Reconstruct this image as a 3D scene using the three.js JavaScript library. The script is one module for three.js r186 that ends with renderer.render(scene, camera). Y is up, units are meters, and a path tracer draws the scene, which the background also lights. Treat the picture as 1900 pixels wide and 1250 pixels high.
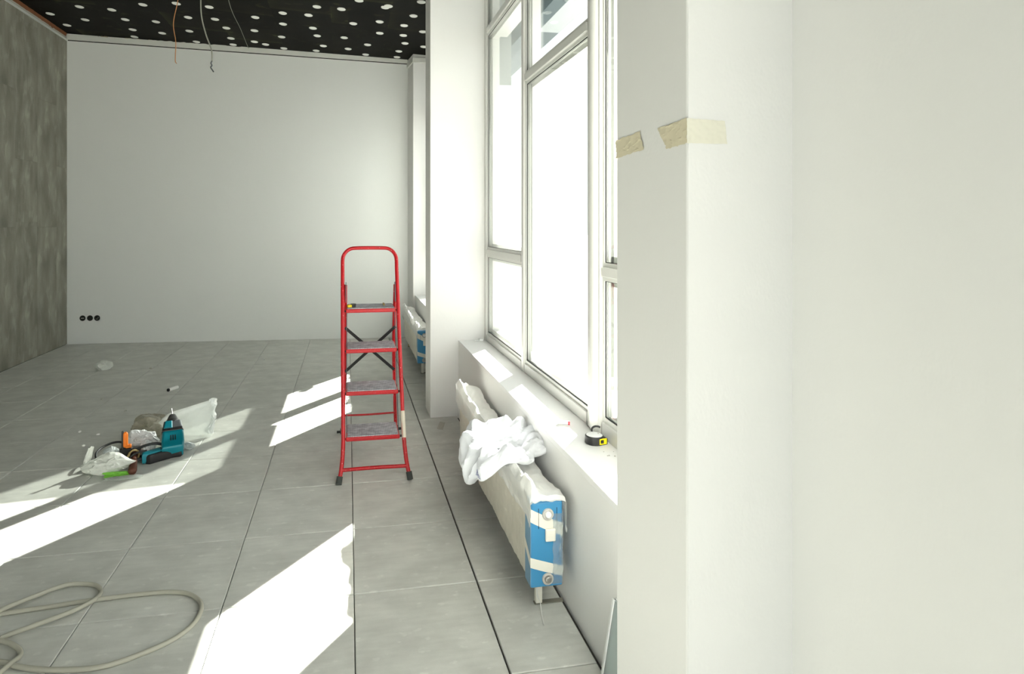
import * as THREE from 'three';
import { RoundedBoxGeometry } from 'three/addons/geometries/RoundedBoxGeometry.js';
import { mergeGeometries, mergeVertices, toCreasedNormals } from 'three/addons/utils/BufferGeometryUtils.js';
import { createNoise3D } from 'simplex-noise';

// ---------------------------------------------------------------- camera, sky, sun, exposure
// Axes: x to the right (towards the window wall), y up, -z along the window wall to the back wall. Metres.
const scene = new THREE.Scene();
const EYE = 1.318, FOCAL = 1071.6;
const camera = new THREE.PerspectiveCamera(2 * Math.atan(625 / FOCAL) * 180 / Math.PI, 1900 / 1250, 0.05, 300);
camera.position.set(0, EYE, 0);
camera.rotation.y = -9.70 * Math.PI / 180;
camera.setViewOffset(1900, 1250, 121, 207, 1900, 1250);   // shifted lens: the camera is level
scene.add(camera);

const SKY = 1.5, SUN = 64;
scene.background = new THREE.Color().setRGB(0.93, 0.98, 1.0);
scene.backgroundIntensity = SKY;
const sun = new THREE.DirectionalLight(new THREE.Color().setRGB(1.0, 0.965, 0.90), SUN);
const AZ = 39.7 * Math.PI / 180, EL = Math.atan(0.458);
const toSun = new THREE.Vector3(Math.sin(AZ) * Math.cos(EL), Math.sin(EL), -Math.cos(AZ) * Math.cos(EL));
sun.position.copy(toSun).multiplyScalar(30).add(new THREE.Vector3(-1, 0, -3));
sun.target.position.set(-1, 0, -3);
sun.castShadow = true;
Object.assign(sun.shadow.camera, { left: -9, right: 9, top: 9, bottom: -9, near: 1, far: 70 });
sun.shadow.mapSize.set(4096, 4096); sun.shadow.bias = -0.0004;
scene.add(sun, sun.target);

const renderer = new THREE.WebGLRenderer({ antialias: true });
renderer.shadowMap.enabled = true;
renderer.toneMapping = THREE.LinearToneMapping;
renderer.toneMappingExposure = 1.13;

// ---------------------------------------------------------------- helpers
let seedState = 20240611;
function rnd() { seedState = (seedState + 0x6d2b79f5) | 0; let t = Math.imul(seedState ^ (seedState >>> 15), 1 | seedState); t = (t + Math.imul(t ^ (t >>> 7), 61 | t)) ^ t; return ((t ^ (t >>> 14)) >>> 0) / 4294967296; }
const noise = createNoise3D(rnd);
const fbm = (x, y, z, o = 4) => { let a = 0, s = 0.5; for (let i = 0; i < o; i++) { a += s * noise(x, y, z); x *= 2.03; y *= 2.03; z = z * 2.03 + 7.1; s *= 0.5; } return a; };
const ridge = (x, y, z) => 1 - Math.abs(noise(x, y, z));
const clamp = (x, a, b) => Math.min(b, Math.max(a, x));
const smooth = (a, b, x) => { const t = clamp((x - a) / (b - a), 0, 1); return t * t * (3 - 2 * t); };
const V = (x, y, z) => new THREE.Vector3(x, y, z);

const used = new Map();
function numbered(name) { const n = used.get(name) || 0; used.set(name, n + 1); return n ? `${name}_${String(n).padStart(3, '0')}` : name; }
function shade(o) { o.castShadow = true; o.receiveShadow = true; return o; }
function part(parent, name, geo, material, at) {
  const m = shade(new THREE.Mesh(geo, material));
  parent.userData.partNames ??= {};
  const n = parent.userData.partNames[name] = (parent.userData.partNames[name] ?? -1) + 1;
  m.name = n ? `${name}_${String(n).padStart(3, '0')}` : name;
  if (at) m.position.set(...at);
  parent.add(m);
  return m;
}
function thing(name, label, category, [x, y, z] = [0, 0, 0], turn = 0, group) {
  const o = new THREE.Group();
  o.name = numbered(name); o.position.set(x, y, z); o.rotation.y = turn;
  o.userData = { label, category }; if (group) o.userData.group = group;
  scene.add(o);
  return o;
}
function single(name, label, category, geo, material, group) {
  const m = shade(new THREE.Mesh(geo, material));
  m.name = numbered(name); m.userData = { label, category }; if (group) m.userData.group = group;
  scene.add(m);
  return m;
}
function struct(name, geo, material, label) {
  const m = shade(geo ? new THREE.Mesh(geo, material) : new THREE.Group());
  m.name = numbered(name); m.userData = { kind: 'structure' }; if (label) m.userData.label = label;
  scene.add(m);
  return m;
}
const box = (x0, x1, y0, y1, z0, z1) => { const g = new THREE.BoxGeometry(x1 - x0, y1 - y0, z1 - z0); g.translate((x0 + x1) / 2, (y0 + y1) / 2, (z0 + z1) / 2); return g; };
const rbox = (x0, x1, y0, y1, z0, z1, r = 0.004, s = 2) => { const g = new RoundedBoxGeometry(x1 - x0, y1 - y0, z1 - z0, s, r); g.translate((x0 + x1) / 2, (y0 + y1) / 2, (z0 + z1) / 2); return g; };
const plain = (g) => { const r = g.index ? g.toNonIndexed() : g; for (const k of Object.keys(r.attributes)) if (!['position', 'normal', 'uv'].includes(k)) r.deleteAttribute(k); return r; };
const join = (...gs) => mergeGeometries(gs.map(plain));
function metricUV(g, scale = 1) {   // uv in metres, by the plane each face lies nearest to
  const h = plain(g); const p = h.attributes.position, n = h.attributes.normal, uv = h.attributes.uv;
  for (let i = 0; i < p.count; i++) {
    const ax = Math.abs(n.getX(i)), ay = Math.abs(n.getY(i)), az = Math.abs(n.getZ(i));
    if (ay >= ax && ay >= az) uv.setXY(i, p.getX(i) * scale, p.getZ(i) * scale);
    else if (ax >= az) uv.setXY(i, p.getZ(i) * scale, p.getY(i) * scale);
    else uv.setXY(i, p.getX(i) * scale, p.getY(i) * scale);
  }
  return h;
}
function tube(points, r, seg = 60, radial = 10, closed = false) {
  const c = new THREE.CatmullRomCurve3(points.map((p) => V(...p)), closed, 'centripetal');
  return new THREE.TubeGeometry(c, seg, r, radial, closed);
}
function rod(a, b, r, radial = 10) {
  const A = V(...a), B = V(...b), d = B.clone().sub(A), g = new THREE.CylinderGeometry(r, r, d.length(), radial);
  g.applyQuaternion(new THREE.Quaternion().setFromUnitVectors(V(0, 1, 0), d.normalize()));
  g.translate((a[0] + b[0]) / 2, (a[1] + b[1]) / 2, (a[2] + b[2]) / 2);
  return g;
}
function bar(a, b, w, t, side = V(0, 0, 1)) {   // flat bar from a to b: w in the plane across 'side', t along it
  const A = V(...a), B = V(...b), y = B.clone().sub(A).normalize(), z = side.clone().addScaledVector(y, -side.dot(y)).normalize(), x = y.clone().cross(z);
  const g = new THREE.BoxGeometry(w, A.distanceTo(B), t);
  g.applyMatrix4(new THREE.Matrix4().makeBasis(x, y, z)); g.translate((a[0] + b[0]) / 2, (a[1] + b[1]) / 2, (a[2] + b[2]) / 2);
  return g;
}
// a sheet: f(u, v) -> [x, y, z], u and v from 0 to 1
function sheet(nu, nv, f, crease = 0.6) {
  const pos = [], uv = [], idx = [];
  for (let j = 0; j <= nv; j++) for (let i = 0; i <= nu; i++) { pos.push(...f(i / nu, j / nv)); uv.push(i / nu, j / nv); }
  for (let j = 0; j < nv; j++) for (let i = 0; i < nu; i++) { const a = j * (nu + 1) + i, b = a + 1, c = a + nu + 1, d = c + 1; idx.push(a, b, d, a, d, c); }
  const g = new THREE.BufferGeometry();
  g.setAttribute('position', new THREE.Float32BufferAttribute(pos, 3)); g.setAttribute('uv', new THREE.Float32BufferAttribute(uv, 2)); g.setIndex(idx);
  g.computeVertexNormals();
  return crease ? toCreasedNormals(g, crease) : g;
}
// a crumpled lump: f(direction) -> [x, y, z]
function lump(detail, f, crease = 0.5) {
  const g = new THREE.IcosahedronGeometry(1, detail), p = g.attributes.position;
  for (let i = 0; i < p.count; i++) { const d = V(p.getX(i), p.getY(i), p.getZ(i)).normalize(); p.setXYZ(i, ...f(d)); }
  g.deleteAttribute('normal');
  const m = mergeVertices(g, 1e-6); m.computeVertexNormals();
  return toCreasedNormals(m, crease);
}
function facets(seed, n = 30, lo = 0.72) {   // distance to the skin of a crushed bag in a direction: flat facets with a few dents
  const keep = seedState; seedState = Math.floor(seed * 7919) + 17;
  const planes = [], dents = [];
  for (let k = 0; k < n; k++) { const d = V(rnd() * 2 - 1, rnd() * 2 - 1, rnd() * 2 - 1).normalize(); planes.push([d, lo + (1 - lo) * rnd()]); }
  for (let k = 0; k < 14; k++) dents.push([V(rnd() * 2 - 1, rnd() * 1.4 - 0.4, rnd() * 2 - 1).normalize(), 0.10 + 0.16 * rnd(), 6 + 16 * rnd()]);
  seedState = keep;
  return (d) => {
    let sum = 0;
    for (const [p, q] of planes) { const c = p.dot(d); if (c > 0.15) sum += Math.pow(c / q, 48); }
    let r = sum > 0 ? Math.min(1.1, Math.pow(sum, -1 / 48)) : 1.05;
    for (const [p, a, k] of dents) r -= a * Math.exp(-k * (1 - p.dot(d)) * 2);
    return r + 0.075 * (ridge(d.x * 2.4 + seed, d.y * 2.4, d.z * 2.4) - 0.6) + 0.03 * (ridge(d.x * 5 + seed, d.y * 5, d.z * 5 + 3) - 0.6);
  };
}
function crumple(sx, sy, sz, seed, amp = 0.35, freq = 1.6, detail = 22) {   // a crushed bag, flat below, at its own base
  const f = facets(seed, 34, 0.66);
  return lump(detail + 8, (d) => { const r = f(d); return [d.x * r * sx, Math.max(0.002, (d.y * r * 0.72 + 0.36) * sy), d.z * r * sz]; }, 0.35);
}

// ---------------------------------------------------------------- textures
function tex(w, h, f, srgb = true) {
  const data = new Uint8Array(w * h * 4);
  for (let j = 0; j < h; j++) for (let i = 0; i < w; i++) { const c = f(i / w, j / h), o = (j * w + i) * 4; data[o] = clamp(c[0], 0, 255); data[o + 1] = clamp(c[1], 0, 255); data[o + 2] = clamp(c[2], 0, 255); data[o + 3] = 255; }
  const t = new THREE.DataTexture(data, w, h);
  t.wrapS = t.wrapT = THREE.RepeatWrapping; t.magFilter = THREE.LinearFilter; t.minFilter = THREE.LinearMipmapLinearFilter; t.generateMipmaps = true;
  if (srgb) t.colorSpace = THREE.SRGBColorSpace;
  t.needsUpdate = true;
  return t;
}
const wrap = (f) => (u, v) => {   // tileable noise: u and v on a torus, folded into three coordinates
  const a = u * 2 * Math.PI, b = v * 2 * Math.PI; return f(Math.cos(a) * (1 + 0.4 * Math.cos(b)), Math.sin(a) * (1 + 0.4 * Math.cos(b)), 0.4 * Math.sin(b));
};
function tileTexture(seed) {
  return tex(512, 512, (u, v) => {
    const cloud = fbm(u * 2.2 + seed, v * 2.8, seed * 2.3, 4), drag = fbm(u * 2.5 + seed * 4, v * 16, seed, 4), fine = noise(u * 90, v * 150, seed * 5);
    const dust = smooth(0.34, 0.62, fbm(u * 5 + 9 * seed, v * 9, 4.4 + seed, 4));
    const k = 15 * cloud + 7 * drag + 2.2 * fine + 12 * dust;
    return [203 + k, 204 + k, 198 + k * 0.98];
  });
}
function concreteTexture(seed) {
  return tex(384, 1024, (u, v) => {
    const c = fbm(u * 1.7 + seed, v * 2.6, seed * 1.9, 5), s = fbm(u * 2.6 + seed * 3, v * 1.7, seed, 3), w = smooth(0.12, 0.5, fbm(u * 3 + seed * 7 + 0.25 * noise(u * 5, v * 8, seed), v * 3.6, seed + 3, 3)), f = noise(u * 50, v * 110, seed);
    const k = 26 * c + 14 * s + 15 * w + 3 * f;
    return [136 + k, 134 + k, 122 + k * 0.95];
  });
}
const wallBump = tex(512, 512, wrap((x, y, z) => { const k = 128 + 60 * fbm(x * 9, y * 9, z * 9, 3) + 34 * noise(x * 45, y * 45, z * 45); return [k, k, k]; }), false);
const ceilingTexture = tex(1024, 1024, (u, v) => {
  const px = Math.floor(u * 7 + 0.3), py = Math.floor(v * 9 + (px % 2) * 0.5), h = noise(px * 3.7, py * 5.1, 2), fu = (u * 7 + 0.3) % 1, fv = (v * 9 + (px % 2) * 0.5) % 1;
  const seam = Math.min(fu, 1 - fu) < 0.02 || Math.min(fv, 1 - fv) < 0.02 ? 10 * Math.max(0, noise(u * 30, v * 30, 9)) : 0;
  const edge = h > 0.1 ? smooth(0.2, 0.0, Math.min(fu, fv)) * 22 * h : 0;
  const k = 10 + 16 * Math.max(0, h) + seam * 2 + edge * 1.6 + 8 * fbm(u * 9, v * 9, 3, 3) + smooth(0.3, 0.7, fbm(u * 14, v * 20, 8, 4)) * 36;
  return [k * 1.02, k, k * 0.72];
});
const redTexture = tex(1024, 128, (u, v) => {
  const chip = fbm(u * 40, v * 5, 3.3, 4) > 0.56 ? 1 : 0, worn = fbm(u * 12, v * 3, 8, 3);
  return chip ? [226, 196, 178] : [184 + 16 * worn, 17 + 9 * worn, 28 + 8 * worn];
});
const matTexture = tex(512, 512, (u, v) => {
  const g = (Math.sin(u * 2 * Math.PI * 30) > 0 ? 1 : 0) * (Math.sin(v * 2 * Math.PI * 22) > 0 ? 1 : 0), d = fbm(u * 5, v * 5, 1.2, 4);
  const k = 156 + 34 * g + 44 * d + 24 * noise(u * 120, v * 120, 2);
  return [k, k, k * 1.03];
});
const creamTexture = tex(512, 256, (u, v) => {
  const k = 8 * fbm(u * 30, v * 2, 1, 4) + 5 * fbm(u * 4, v * 4, 6, 3) + 14 * smooth(0.42, 0.6, fbm(u * 22, v * 7, 2, 4));
  return [216 + k, 211 + k, 197 + k];
});
const printTexture = tex(1024, 512, (u, v) => {   // a small blue fir-tree-shaped print on white film
  const x = (u - 0.385) / 0.018, y = (v - 0.585) / 0.055, on = y > 0 && y < 1 && Math.abs(x) < y * 0.95 + 0.05 && (Math.sin(y * 40) > -0.5 || Math.abs(x) < 0.15) && noise(u * 400, v * 300, 1) > -0.45;
  return on ? [70, 78, 140] : [237, 238, 239];
});
const woodTexture = tex(128, 256, (u, v) => { const k = 26 * fbm(u * 9, v * 1.6, 1, 4); return [98 + k, 56 + k * 0.7, 40 + k * 0.5]; });

// ---------------------------------------------------------------- materials
const lin = (r, g, b) => new THREE.Color().setRGB(r, g, b);
const std = (o) => new THREE.MeshStandardMaterial(o);
const phys = (o) => new THREE.MeshPhysicalMaterial(o);
const M = {
  paint: std({ color: lin(0.838, 0.835, 0.815), roughness: 0.6, bumpMap: wallBump, bumpScale: 0.0006 }),
  backPaint: std({ color: lin(0.86, 0.875, 0.855), roughness: 0.6, bumpMap: wallBump, bumpScale: 0.0006 }),
  sill: std({ color: lin(0.84, 0.842, 0.83), roughness: 0.42 }),
  pvc: phys({ color: lin(0.70, 0.705, 0.67), roughness: 0.36, clearcoat: 0.15 }),
  gasket: std({ color: lin(0.02, 0.022, 0.02), roughness: 0.7 }),
  glass: phys({ color: lin(0.97, 0.985, 0.975), roughness: 0, transmission: 1, thickness: 0, ior: 1.5 }),
  film: phys({ color: lin(0.33, 0.35, 0.34), roughness: 0.84, transmission: 1, thickness: 0, ior: 1.3 }),  // for the added film that weakens sunlight on hidden panes
  grout: std({ color: lin(0.05, 0.047, 0.04), roughness: 0.95 }),
  tiles: [1, 2, 3].map((s) => std({ map: tileTexture(s), roughness: 0.42 })),
  panels: [1, 2, 3].map((s) => std({ map: concreteTexture(s), roughness: 0.7 })),
  ceiling: phys({ map: ceilingTexture, roughness: 0.6, specularIntensity: 0.18 }),
  dab: std({ color: lin(0.90, 0.91, 0.87), roughness: 0.9 }),
  trimWhite: std({ color: lin(0.74, 0.75, 0.70), roughness: 0.7 }),
  metalStrip: std({ color: lin(0.75, 0.77, 0.74), roughness: 0.4, metalness: 0.3 }),
  rust: std({ color: lin(0.20, 0.075, 0.03), roughness: 0.9 }),
  dark: std({ color: lin(0.012, 0.012, 0.010), roughness: 0.8 }),
  red: std({ map: redTexture, roughness: 0.38 }),
  chipped: std({ color: lin(0.75, 0.68, 0.56), roughness: 0.8 }),
  mat: std({ map: matTexture, roughness: 0.85, bumpMap: matTexture, bumpScale: 0.0015 }),
  black: std({ color: lin(0.014, 0.014, 0.015), roughness: 0.5 }),
  rubber: std({ color: lin(0.05, 0.055, 0.05), roughness: 0.8 }),
  steel: std({ color: lin(0.55, 0.54, 0.52), roughness: 0.35, metalness: 0.9 }),
  cream: phys({ map: creamTexture, roughness: 0.5, clearcoat: 0.25, clearcoatRoughness: 0.35 }),
  wrapFilm: phys({ color: lin(0.93, 0.93, 0.90), roughness: 0.55, transmission: 0.35, thickness: 0, ior: 1.4, clearcoat: 0.5, clearcoatRoughness: 0.2 }),
  filmHaze: phys({ color: lin(0.80, 0.84, 0.86), roughness: 0.4, transmission: 0.85, thickness: 0, ior: 1.4 }),
  bagWhite: phys({ color: lin(0.84, 0.85, 0.86), roughness: 0.6, transmission: 0.25, thickness: 0, ior: 1.4, clearcoat: 0.3, clearcoatRoughness: 0.35 }),
  bagPrinted: phys({ map: printTexture, color: lin(0.92, 0.93, 0.95), roughness: 0.6, transmission: 0.2, thickness: 0, ior: 1.4, clearcoat: 0.3, clearcoatRoughness: 0.35 }),
  bagFold: phys({ color: lin(0.86, 0.88, 0.87), roughness: 0.45, transmission: 0.4, thickness: 0, ior: 1.4, clearcoat: 0.5, clearcoatRoughness: 0.2 }),
  bagDull: phys({ color: lin(0.80, 0.82, 0.77), roughness: 0.6, transmission: 0.3, thickness: 0, ior: 1.4, clearcoat: 0.2, clearcoatRoughness: 0.4 }),
  bagGrey: phys({ color: lin(0.62, 0.66, 0.66), roughness: 0.45, transmission: 0.35, thickness: 0, ior: 1.4, clearcoat: 0.6, clearcoatRoughness: 0.25 }),
  bagDusty: phys({ color: lin(0.60, 0.57, 0.47), roughness: 0.45, transmission: 0.6, thickness: 0, ior: 1.4, clearcoat: 0.3, clearcoatRoughness: 0.3 }),
  bagClear: phys({ color: lin(0.88, 0.90, 0.88), roughness: 0.5, transmission: 0.74, thickness: 0, ior: 1.4, clearcoat: 0.4, clearcoatRoughness: 0.25 }),
  blue: phys({ color: lin(0.045, 0.26, 0.50), roughness: 0.5, clearcoat: 0.4, clearcoatRoughness: 0.3 }),
  bluePale: std({ color: lin(0.17, 0.32, 0.46), roughness: 0.5 }),
  plugRing: std({ color: lin(0.52, 0.50, 0.46), roughness: 0.4 }),
  plate: std({ color: lin(0.22, 0.21, 0.17), roughness: 0.6 }),
  tapeWhite: std({ color: lin(0.78, 0.76, 0.68), roughness: 0.6 }),
  print: std({ color: lin(0.06, 0.08, 0.28), roughness: 0.7 }),
  teal: std({ color: lin(0.0, 0.19, 0.25), roughness: 0.4 }),
  greyPlastic: std({ color: lin(0.10, 0.11, 0.12), roughness: 0.5 }),
  cord: std({ color: lin(0.012, 0.013, 0.014), roughness: 0.55 }),
  hose: std({ color: lin(0.42, 0.41, 0.34), roughness: 0.6 }),
  copper: std({ color: lin(0.55, 0.24, 0.09), roughness: 0.6 }),
  cableGrey: std({ color: lin(0.33, 0.33, 0.28), roughness: 0.6 }),
  orange: std({ color: lin(0.85, 0.20, 0.01), roughness: 0.45 }),
  wood: std({ map: woodTexture, roughness: 0.6 }),
  tan: std({ color: lin(0.42, 0.31, 0.13), roughness: 0.8 }),
  green: phys({ color: lin(0.20, 0.55, 0.06), roughness: 0.5 }),
  paper: std({ color: lin(0.80, 0.80, 0.78), roughness: 0.9 }),
  greyPaper: std({ color: lin(0.50, 0.49, 0.44), roughness: 0.9 }),
  yellow: std({ color: lin(0.85, 0.66, 0.0), roughness: 0.45 }),
  pinkRed: std({ color: lin(0.75, 0.09, 0.12), roughness: 0.4 }),
  capWhite: std({ color: lin(0.85, 0.86, 0.85), roughness: 0.45 }),
  masking: std({ color: lin(0.70, 0.64, 0.47), roughness: 0.85 }),
  masking2: std({ color: lin(0.80, 0.78, 0.66), roughness: 0.85 }),
  plaster: std({ color: lin(0.85, 0.85, 0.82), roughness: 0.95 }),
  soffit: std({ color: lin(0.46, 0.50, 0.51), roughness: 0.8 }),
  render: std({ color: lin(0.30, 0.33, 0.32), roughness: 0.9 }),  // darker grey standing for canopy shade on the outer reveal
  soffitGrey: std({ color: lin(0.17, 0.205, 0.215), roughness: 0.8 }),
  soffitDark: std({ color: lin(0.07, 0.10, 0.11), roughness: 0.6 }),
  pavement: std({ color: lin(0.12, 0.12, 0.118), roughness: 0.9 }),
};

// ---------------------------------------------------------------- the room
const LEFT = -3.08, WALL = 0.752, OUT = 1.10, FRONT = 1.3, SILL = 0.525, TOP = 3.75;
const COL_FACE = 0.555;

// floor: a slab under 0.45 m tiles, each with bevelled edges
{
  const floor = struct('floor', box(LEFT - 0.3, OUT, -0.25, -0.012, -7.45, FRONT + 0.25), M.grout);
  const PITCH = 0.45, X0 = 0.021, Z0 = -2.091;
  const cache = new Map();
  const tileGeo = (w, d) => {
    const key = w.toFixed(3) + d.toFixed(3);
    if (cache.has(key)) return cache.get(key);
    const b = 0.0022, h = 0.012, x = w / 2, z = d / 2;
    const s = new THREE.Shape([new THREE.Vector2(-x + b, -z + b), new THREE.Vector2(x - b, -z + b), new THREE.Vector2(x - b, z - b), new THREE.Vector2(-x + b, z - b)]);
    const g = new THREE.ExtrudeGeometry(s, { depth: h - b, bevelEnabled: true, bevelThickness: b, bevelSize: b, bevelSegments: 1, steps: 1 });
    g.rotateX(-Math.PI / 2); g.translate(0, -h, 0);   // top at y = 0
    const p = g.attributes.position, uv = g.attributes.uv;
    for (let i = 0; i < p.count; i++) uv.setXY(i, p.getX(i) / PITCH + 0.5, p.getZ(i) / PITCH + 0.5);
    cache.set(key, g);
    return g;
  };
  for (let j = -11; j <= 11; j++) for (let i = -7; i <= 1; i++) {
    const gapR = i === 0 ? 0.003 : 0.0014, gapL = i === 1 ? 0.003 : 0.0014;
    const x0 = Math.max(X0 + i * PITCH + gapL, LEFT + 0.003), x1 = Math.min(X0 + (i + 1) * PITCH - gapR, WALL - 0.012);
    const z0 = Math.max(Z0 + j * PITCH + 0.0014, -7.02), z1 = Math.min(Z0 + (j + 1) * PITCH - 0.0014, FRONT);
    if (x1 - x0 < 0.03 || z1 - z0 < 0.03) continue;
    const t = part(floor, 'tile', tileGeo(x1 - x0, z1 - z0), M.tiles[Math.floor(rnd() * 3)], [(x0 + x1) / 2, -0.0006 * rnd(), (z0 + z1) / 2]);
    if (Math.abs(x1 - x0 - (z1 - z0)) < 0.01 && rnd() < 0.5) t.rotation.y = Math.PI;
  }
}

// ceiling: black board, falling a little towards the window wall, with white dabs of glue
const ceilY = (x) => 3.297 - 0.0497 * x;
{
  const g = box(LEFT - 0.3, OUT, 0, 0.2, -7.45, FRONT + 0.25), p = g.attributes.position;
  for (let i = 0; i < p.count; i++) p.setY(i, p.getY(i) + ceilY(p.getX(i)));
  g.computeVertexNormals();
  const ceiling = struct('ceiling', metricUV(g, 0.26), M.ceiling);
  const dabGeo = [0, 1, 2].map((k) => {
    const pts = []; for (let i = 0; i < 18; i++) { const a = i / 18 * 2 * Math.PI, r = 0.034 * (1 + 0.09 * noise(Math.cos(a) * 1.3 + k * 5, Math.sin(a) * 1.3, k)); pts.push(new THREE.Vector2(Math.cos(a) * r, Math.sin(a) * r)); }
    const e = new THREE.ExtrudeGeometry(new THREE.Shape(pts), { depth: 0.003, bevelEnabled: true, bevelThickness: 0.003, bevelSize: 0.004, bevelSegments: 1 });
    e.rotateX(Math.PI / 2); return e;
  });
  const dabs = [[-2.34, -6.91], [-1.68, -6.87], [-1.28, -6.84], [-0.72, -6.79], [-0.36, -6.76], [0.20, -6.72], [-2.94, -6.72], [-0.91, -6.71], [0.56, -6.70], [-1.98, -6.67], [-2.27, -6.65], [-1.02, -6.65], [-1.26, -6.61], [0, -6.57], [-0.27, -6.55], [-1.66, -6.50], [0.56, -6.47], [-2.66, -6.47], [-2.95, -6.39], [-0.70, -6.38], [0.21, -6.35], [-2.23, -6.33], [-1.93, -6.30], [-1.24, -6.27], [-0.96, -6.26], [-0.32, -6.22], [0.81, -6.22], [-0.04, -6.19], [0.60, -6.17], [-2.55, -6.08], [-2.26, -6.07], [-1.56, -6.06], [-1.30, -6.03], [-0.35, -5.99], [-0.64, -5.96], [0.32, -5.93], [0.56, -5.92], [-0.89, -5.85], [-1.90, -5.83], [0.74, -5.75], [0.05, -5.73], [-1.28, -5.70], [-1.57, -5.70], [-0.61, -5.65], [0.54, -5.63], [-0.37, -5.63], [0.30, -5.60], [-0.28, -5.39], [-0.06, -5.38], [0.60, -5.35], [0.33, -5.22], [0.63, -5.00]];
  for (let k = 0; k < 45; k++) dabs.push([-2.9 + 0.36 * (k % 10) + 0.12 * rnd(), -5.2 + 0.36 * Math.floor(k / 10) + 0.12 * rnd()]);   // the same pattern goes on above the frame
  dabs.forEach(([x, z], k) => { const d = part(ceiling, 'glue_dab', dabGeo[k % 3], M.dab, [x, ceilY(x) + 0.001, z]); d.rotation.z = -0.0497; });
}

// back wall, turned a little, its strip of edge trim below the ceiling
const BACK0 = V(-3.08, 0, -7.04), BACK_TURN = 3.86 * Math.PI / 180;
{
  const L = 4.3, w = struct('wall_back', metricUV(box(-0.3, L, -0.25, TOP, -0.22, 0)), M.backPaint);
  w.position.copy(BACK0); w.rotation.y = -BACK_TURN;
  // trim: strip from 3.375 m (left) to 3.215 m (right) with a broken plaster edge above
  const strip = (h0, h1, t0, t1, ragged) => sheet(ragged ? 160 : 2, 1, (u, v) => {
    const s = 0.01 + u * 3.77, y0 = 3.375 - 0.0418 * s + h0, y1 = 3.375 - 0.0418 * s + h1 + (ragged ? 0.012 * fbm(s * 7, 1, 3, 4) + 0.004 : 0) - (ragged ? 0.004 * u : 0);
    return [s, v ? y1 : y0, v ? t1 : t0];
  }, 0);
  const tr = struct('trim_1', null); tr.position.copy(w.position); tr.rotation.y = w.rotation.y;
  part(tr, 'edge_strip', join(strip(0.004, 0.058, 0.022, 0.024, true), strip(0.004, 0.0041, 0.001, 0.022, false)), M.trimWhite);
  part(tr, 'shadow_gap', strip(-0.006, 0.004, 0.003, 0.003, false), M.dark);
  part(tr, 'broken_plaster', sheet(220, 1, (u, v) => { const s = 0.01 + u * 3.77; const y = 3.375 - 0.0418 * s; return [s, y + (v ? 0.058 + 0.03 * smooth(0.0, 0.55, fbm(s * 9, 4, 1, 4)) : 0.05), 0.018 - 0.006 * v]; }, 0), std({ color: lin(0.50, 0.44, 0.31), roughness: 0.95 }));
}
// left wall: plaster wall faced with tall concrete-look panels
{
  const w = struct('wall_left', box(LEFT - 0.25, LEFT - 0.012, -0.25, TOP, -7.25, FRONT + 0.2), M.grout);
  const W = 0.387, TOPY = 3.365;
  let k = 0;
  const cache = new Map();
  for (let z = -7.195; z < FRONT; z += W, k++) {
    const z0 = z, z1 = Math.min(z + W, FRONT), cut = k % 2 ? [0, 1.30, 2.60, TOPY] : [0, 1.95, TOPY], look = M.panels[Math.floor(rnd() * 3)];
    for (let i = 0; i + 1 < cut.length; i++) {
      const h = cut[i + 1] - cut[i] - 0.0009, key = h.toFixed(3) + (z1 - z0).toFixed(3);
      if (!cache.has(key)) {
        const g = rbox(-0.006, 0.006, 0, h, 0, z1 - z0 - 0.0009, 0.0010, 1), p = g.attributes.position, uv = g.attributes.uv;
        for (let q = 0; q < p.count; q++) uv.setXY(q, p.getZ(q) / W, p.getY(q) / 1.35);
        cache.set(key, g);
      }
      part(w, 'panel', cache.get(key), look, [LEFT - 0.006 - 0.0008 * rnd(), cut[i] + 0.001, z0 + 0.0008]);
    }
  }
  const t = struct('trim_2', null);
  part(t, 'edge_strip', box(LEFT - 0.012, LEFT + 0.006, 3.365, 3.385, -7.03, FRONT), M.metalStrip);
  part(t, 'wall_gap', box(LEFT - 0.012, LEFT - 0.004, 3.385, 3.415, -7.03, FRONT), M.greyPaper);
  part(t, 'broken_edge', sheet(400, 2, (u, v) => { const z = -7.03 + u * 8; return [LEFT - 0.005 + 0.012 * v + 0.004 * noise(z * 14, v * 3, 2), 3.412 + 0.045 * v + 0.012 * fbm(z * 8, v, 5, 3), z]; }, 0.3), M.rust);
}
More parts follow.
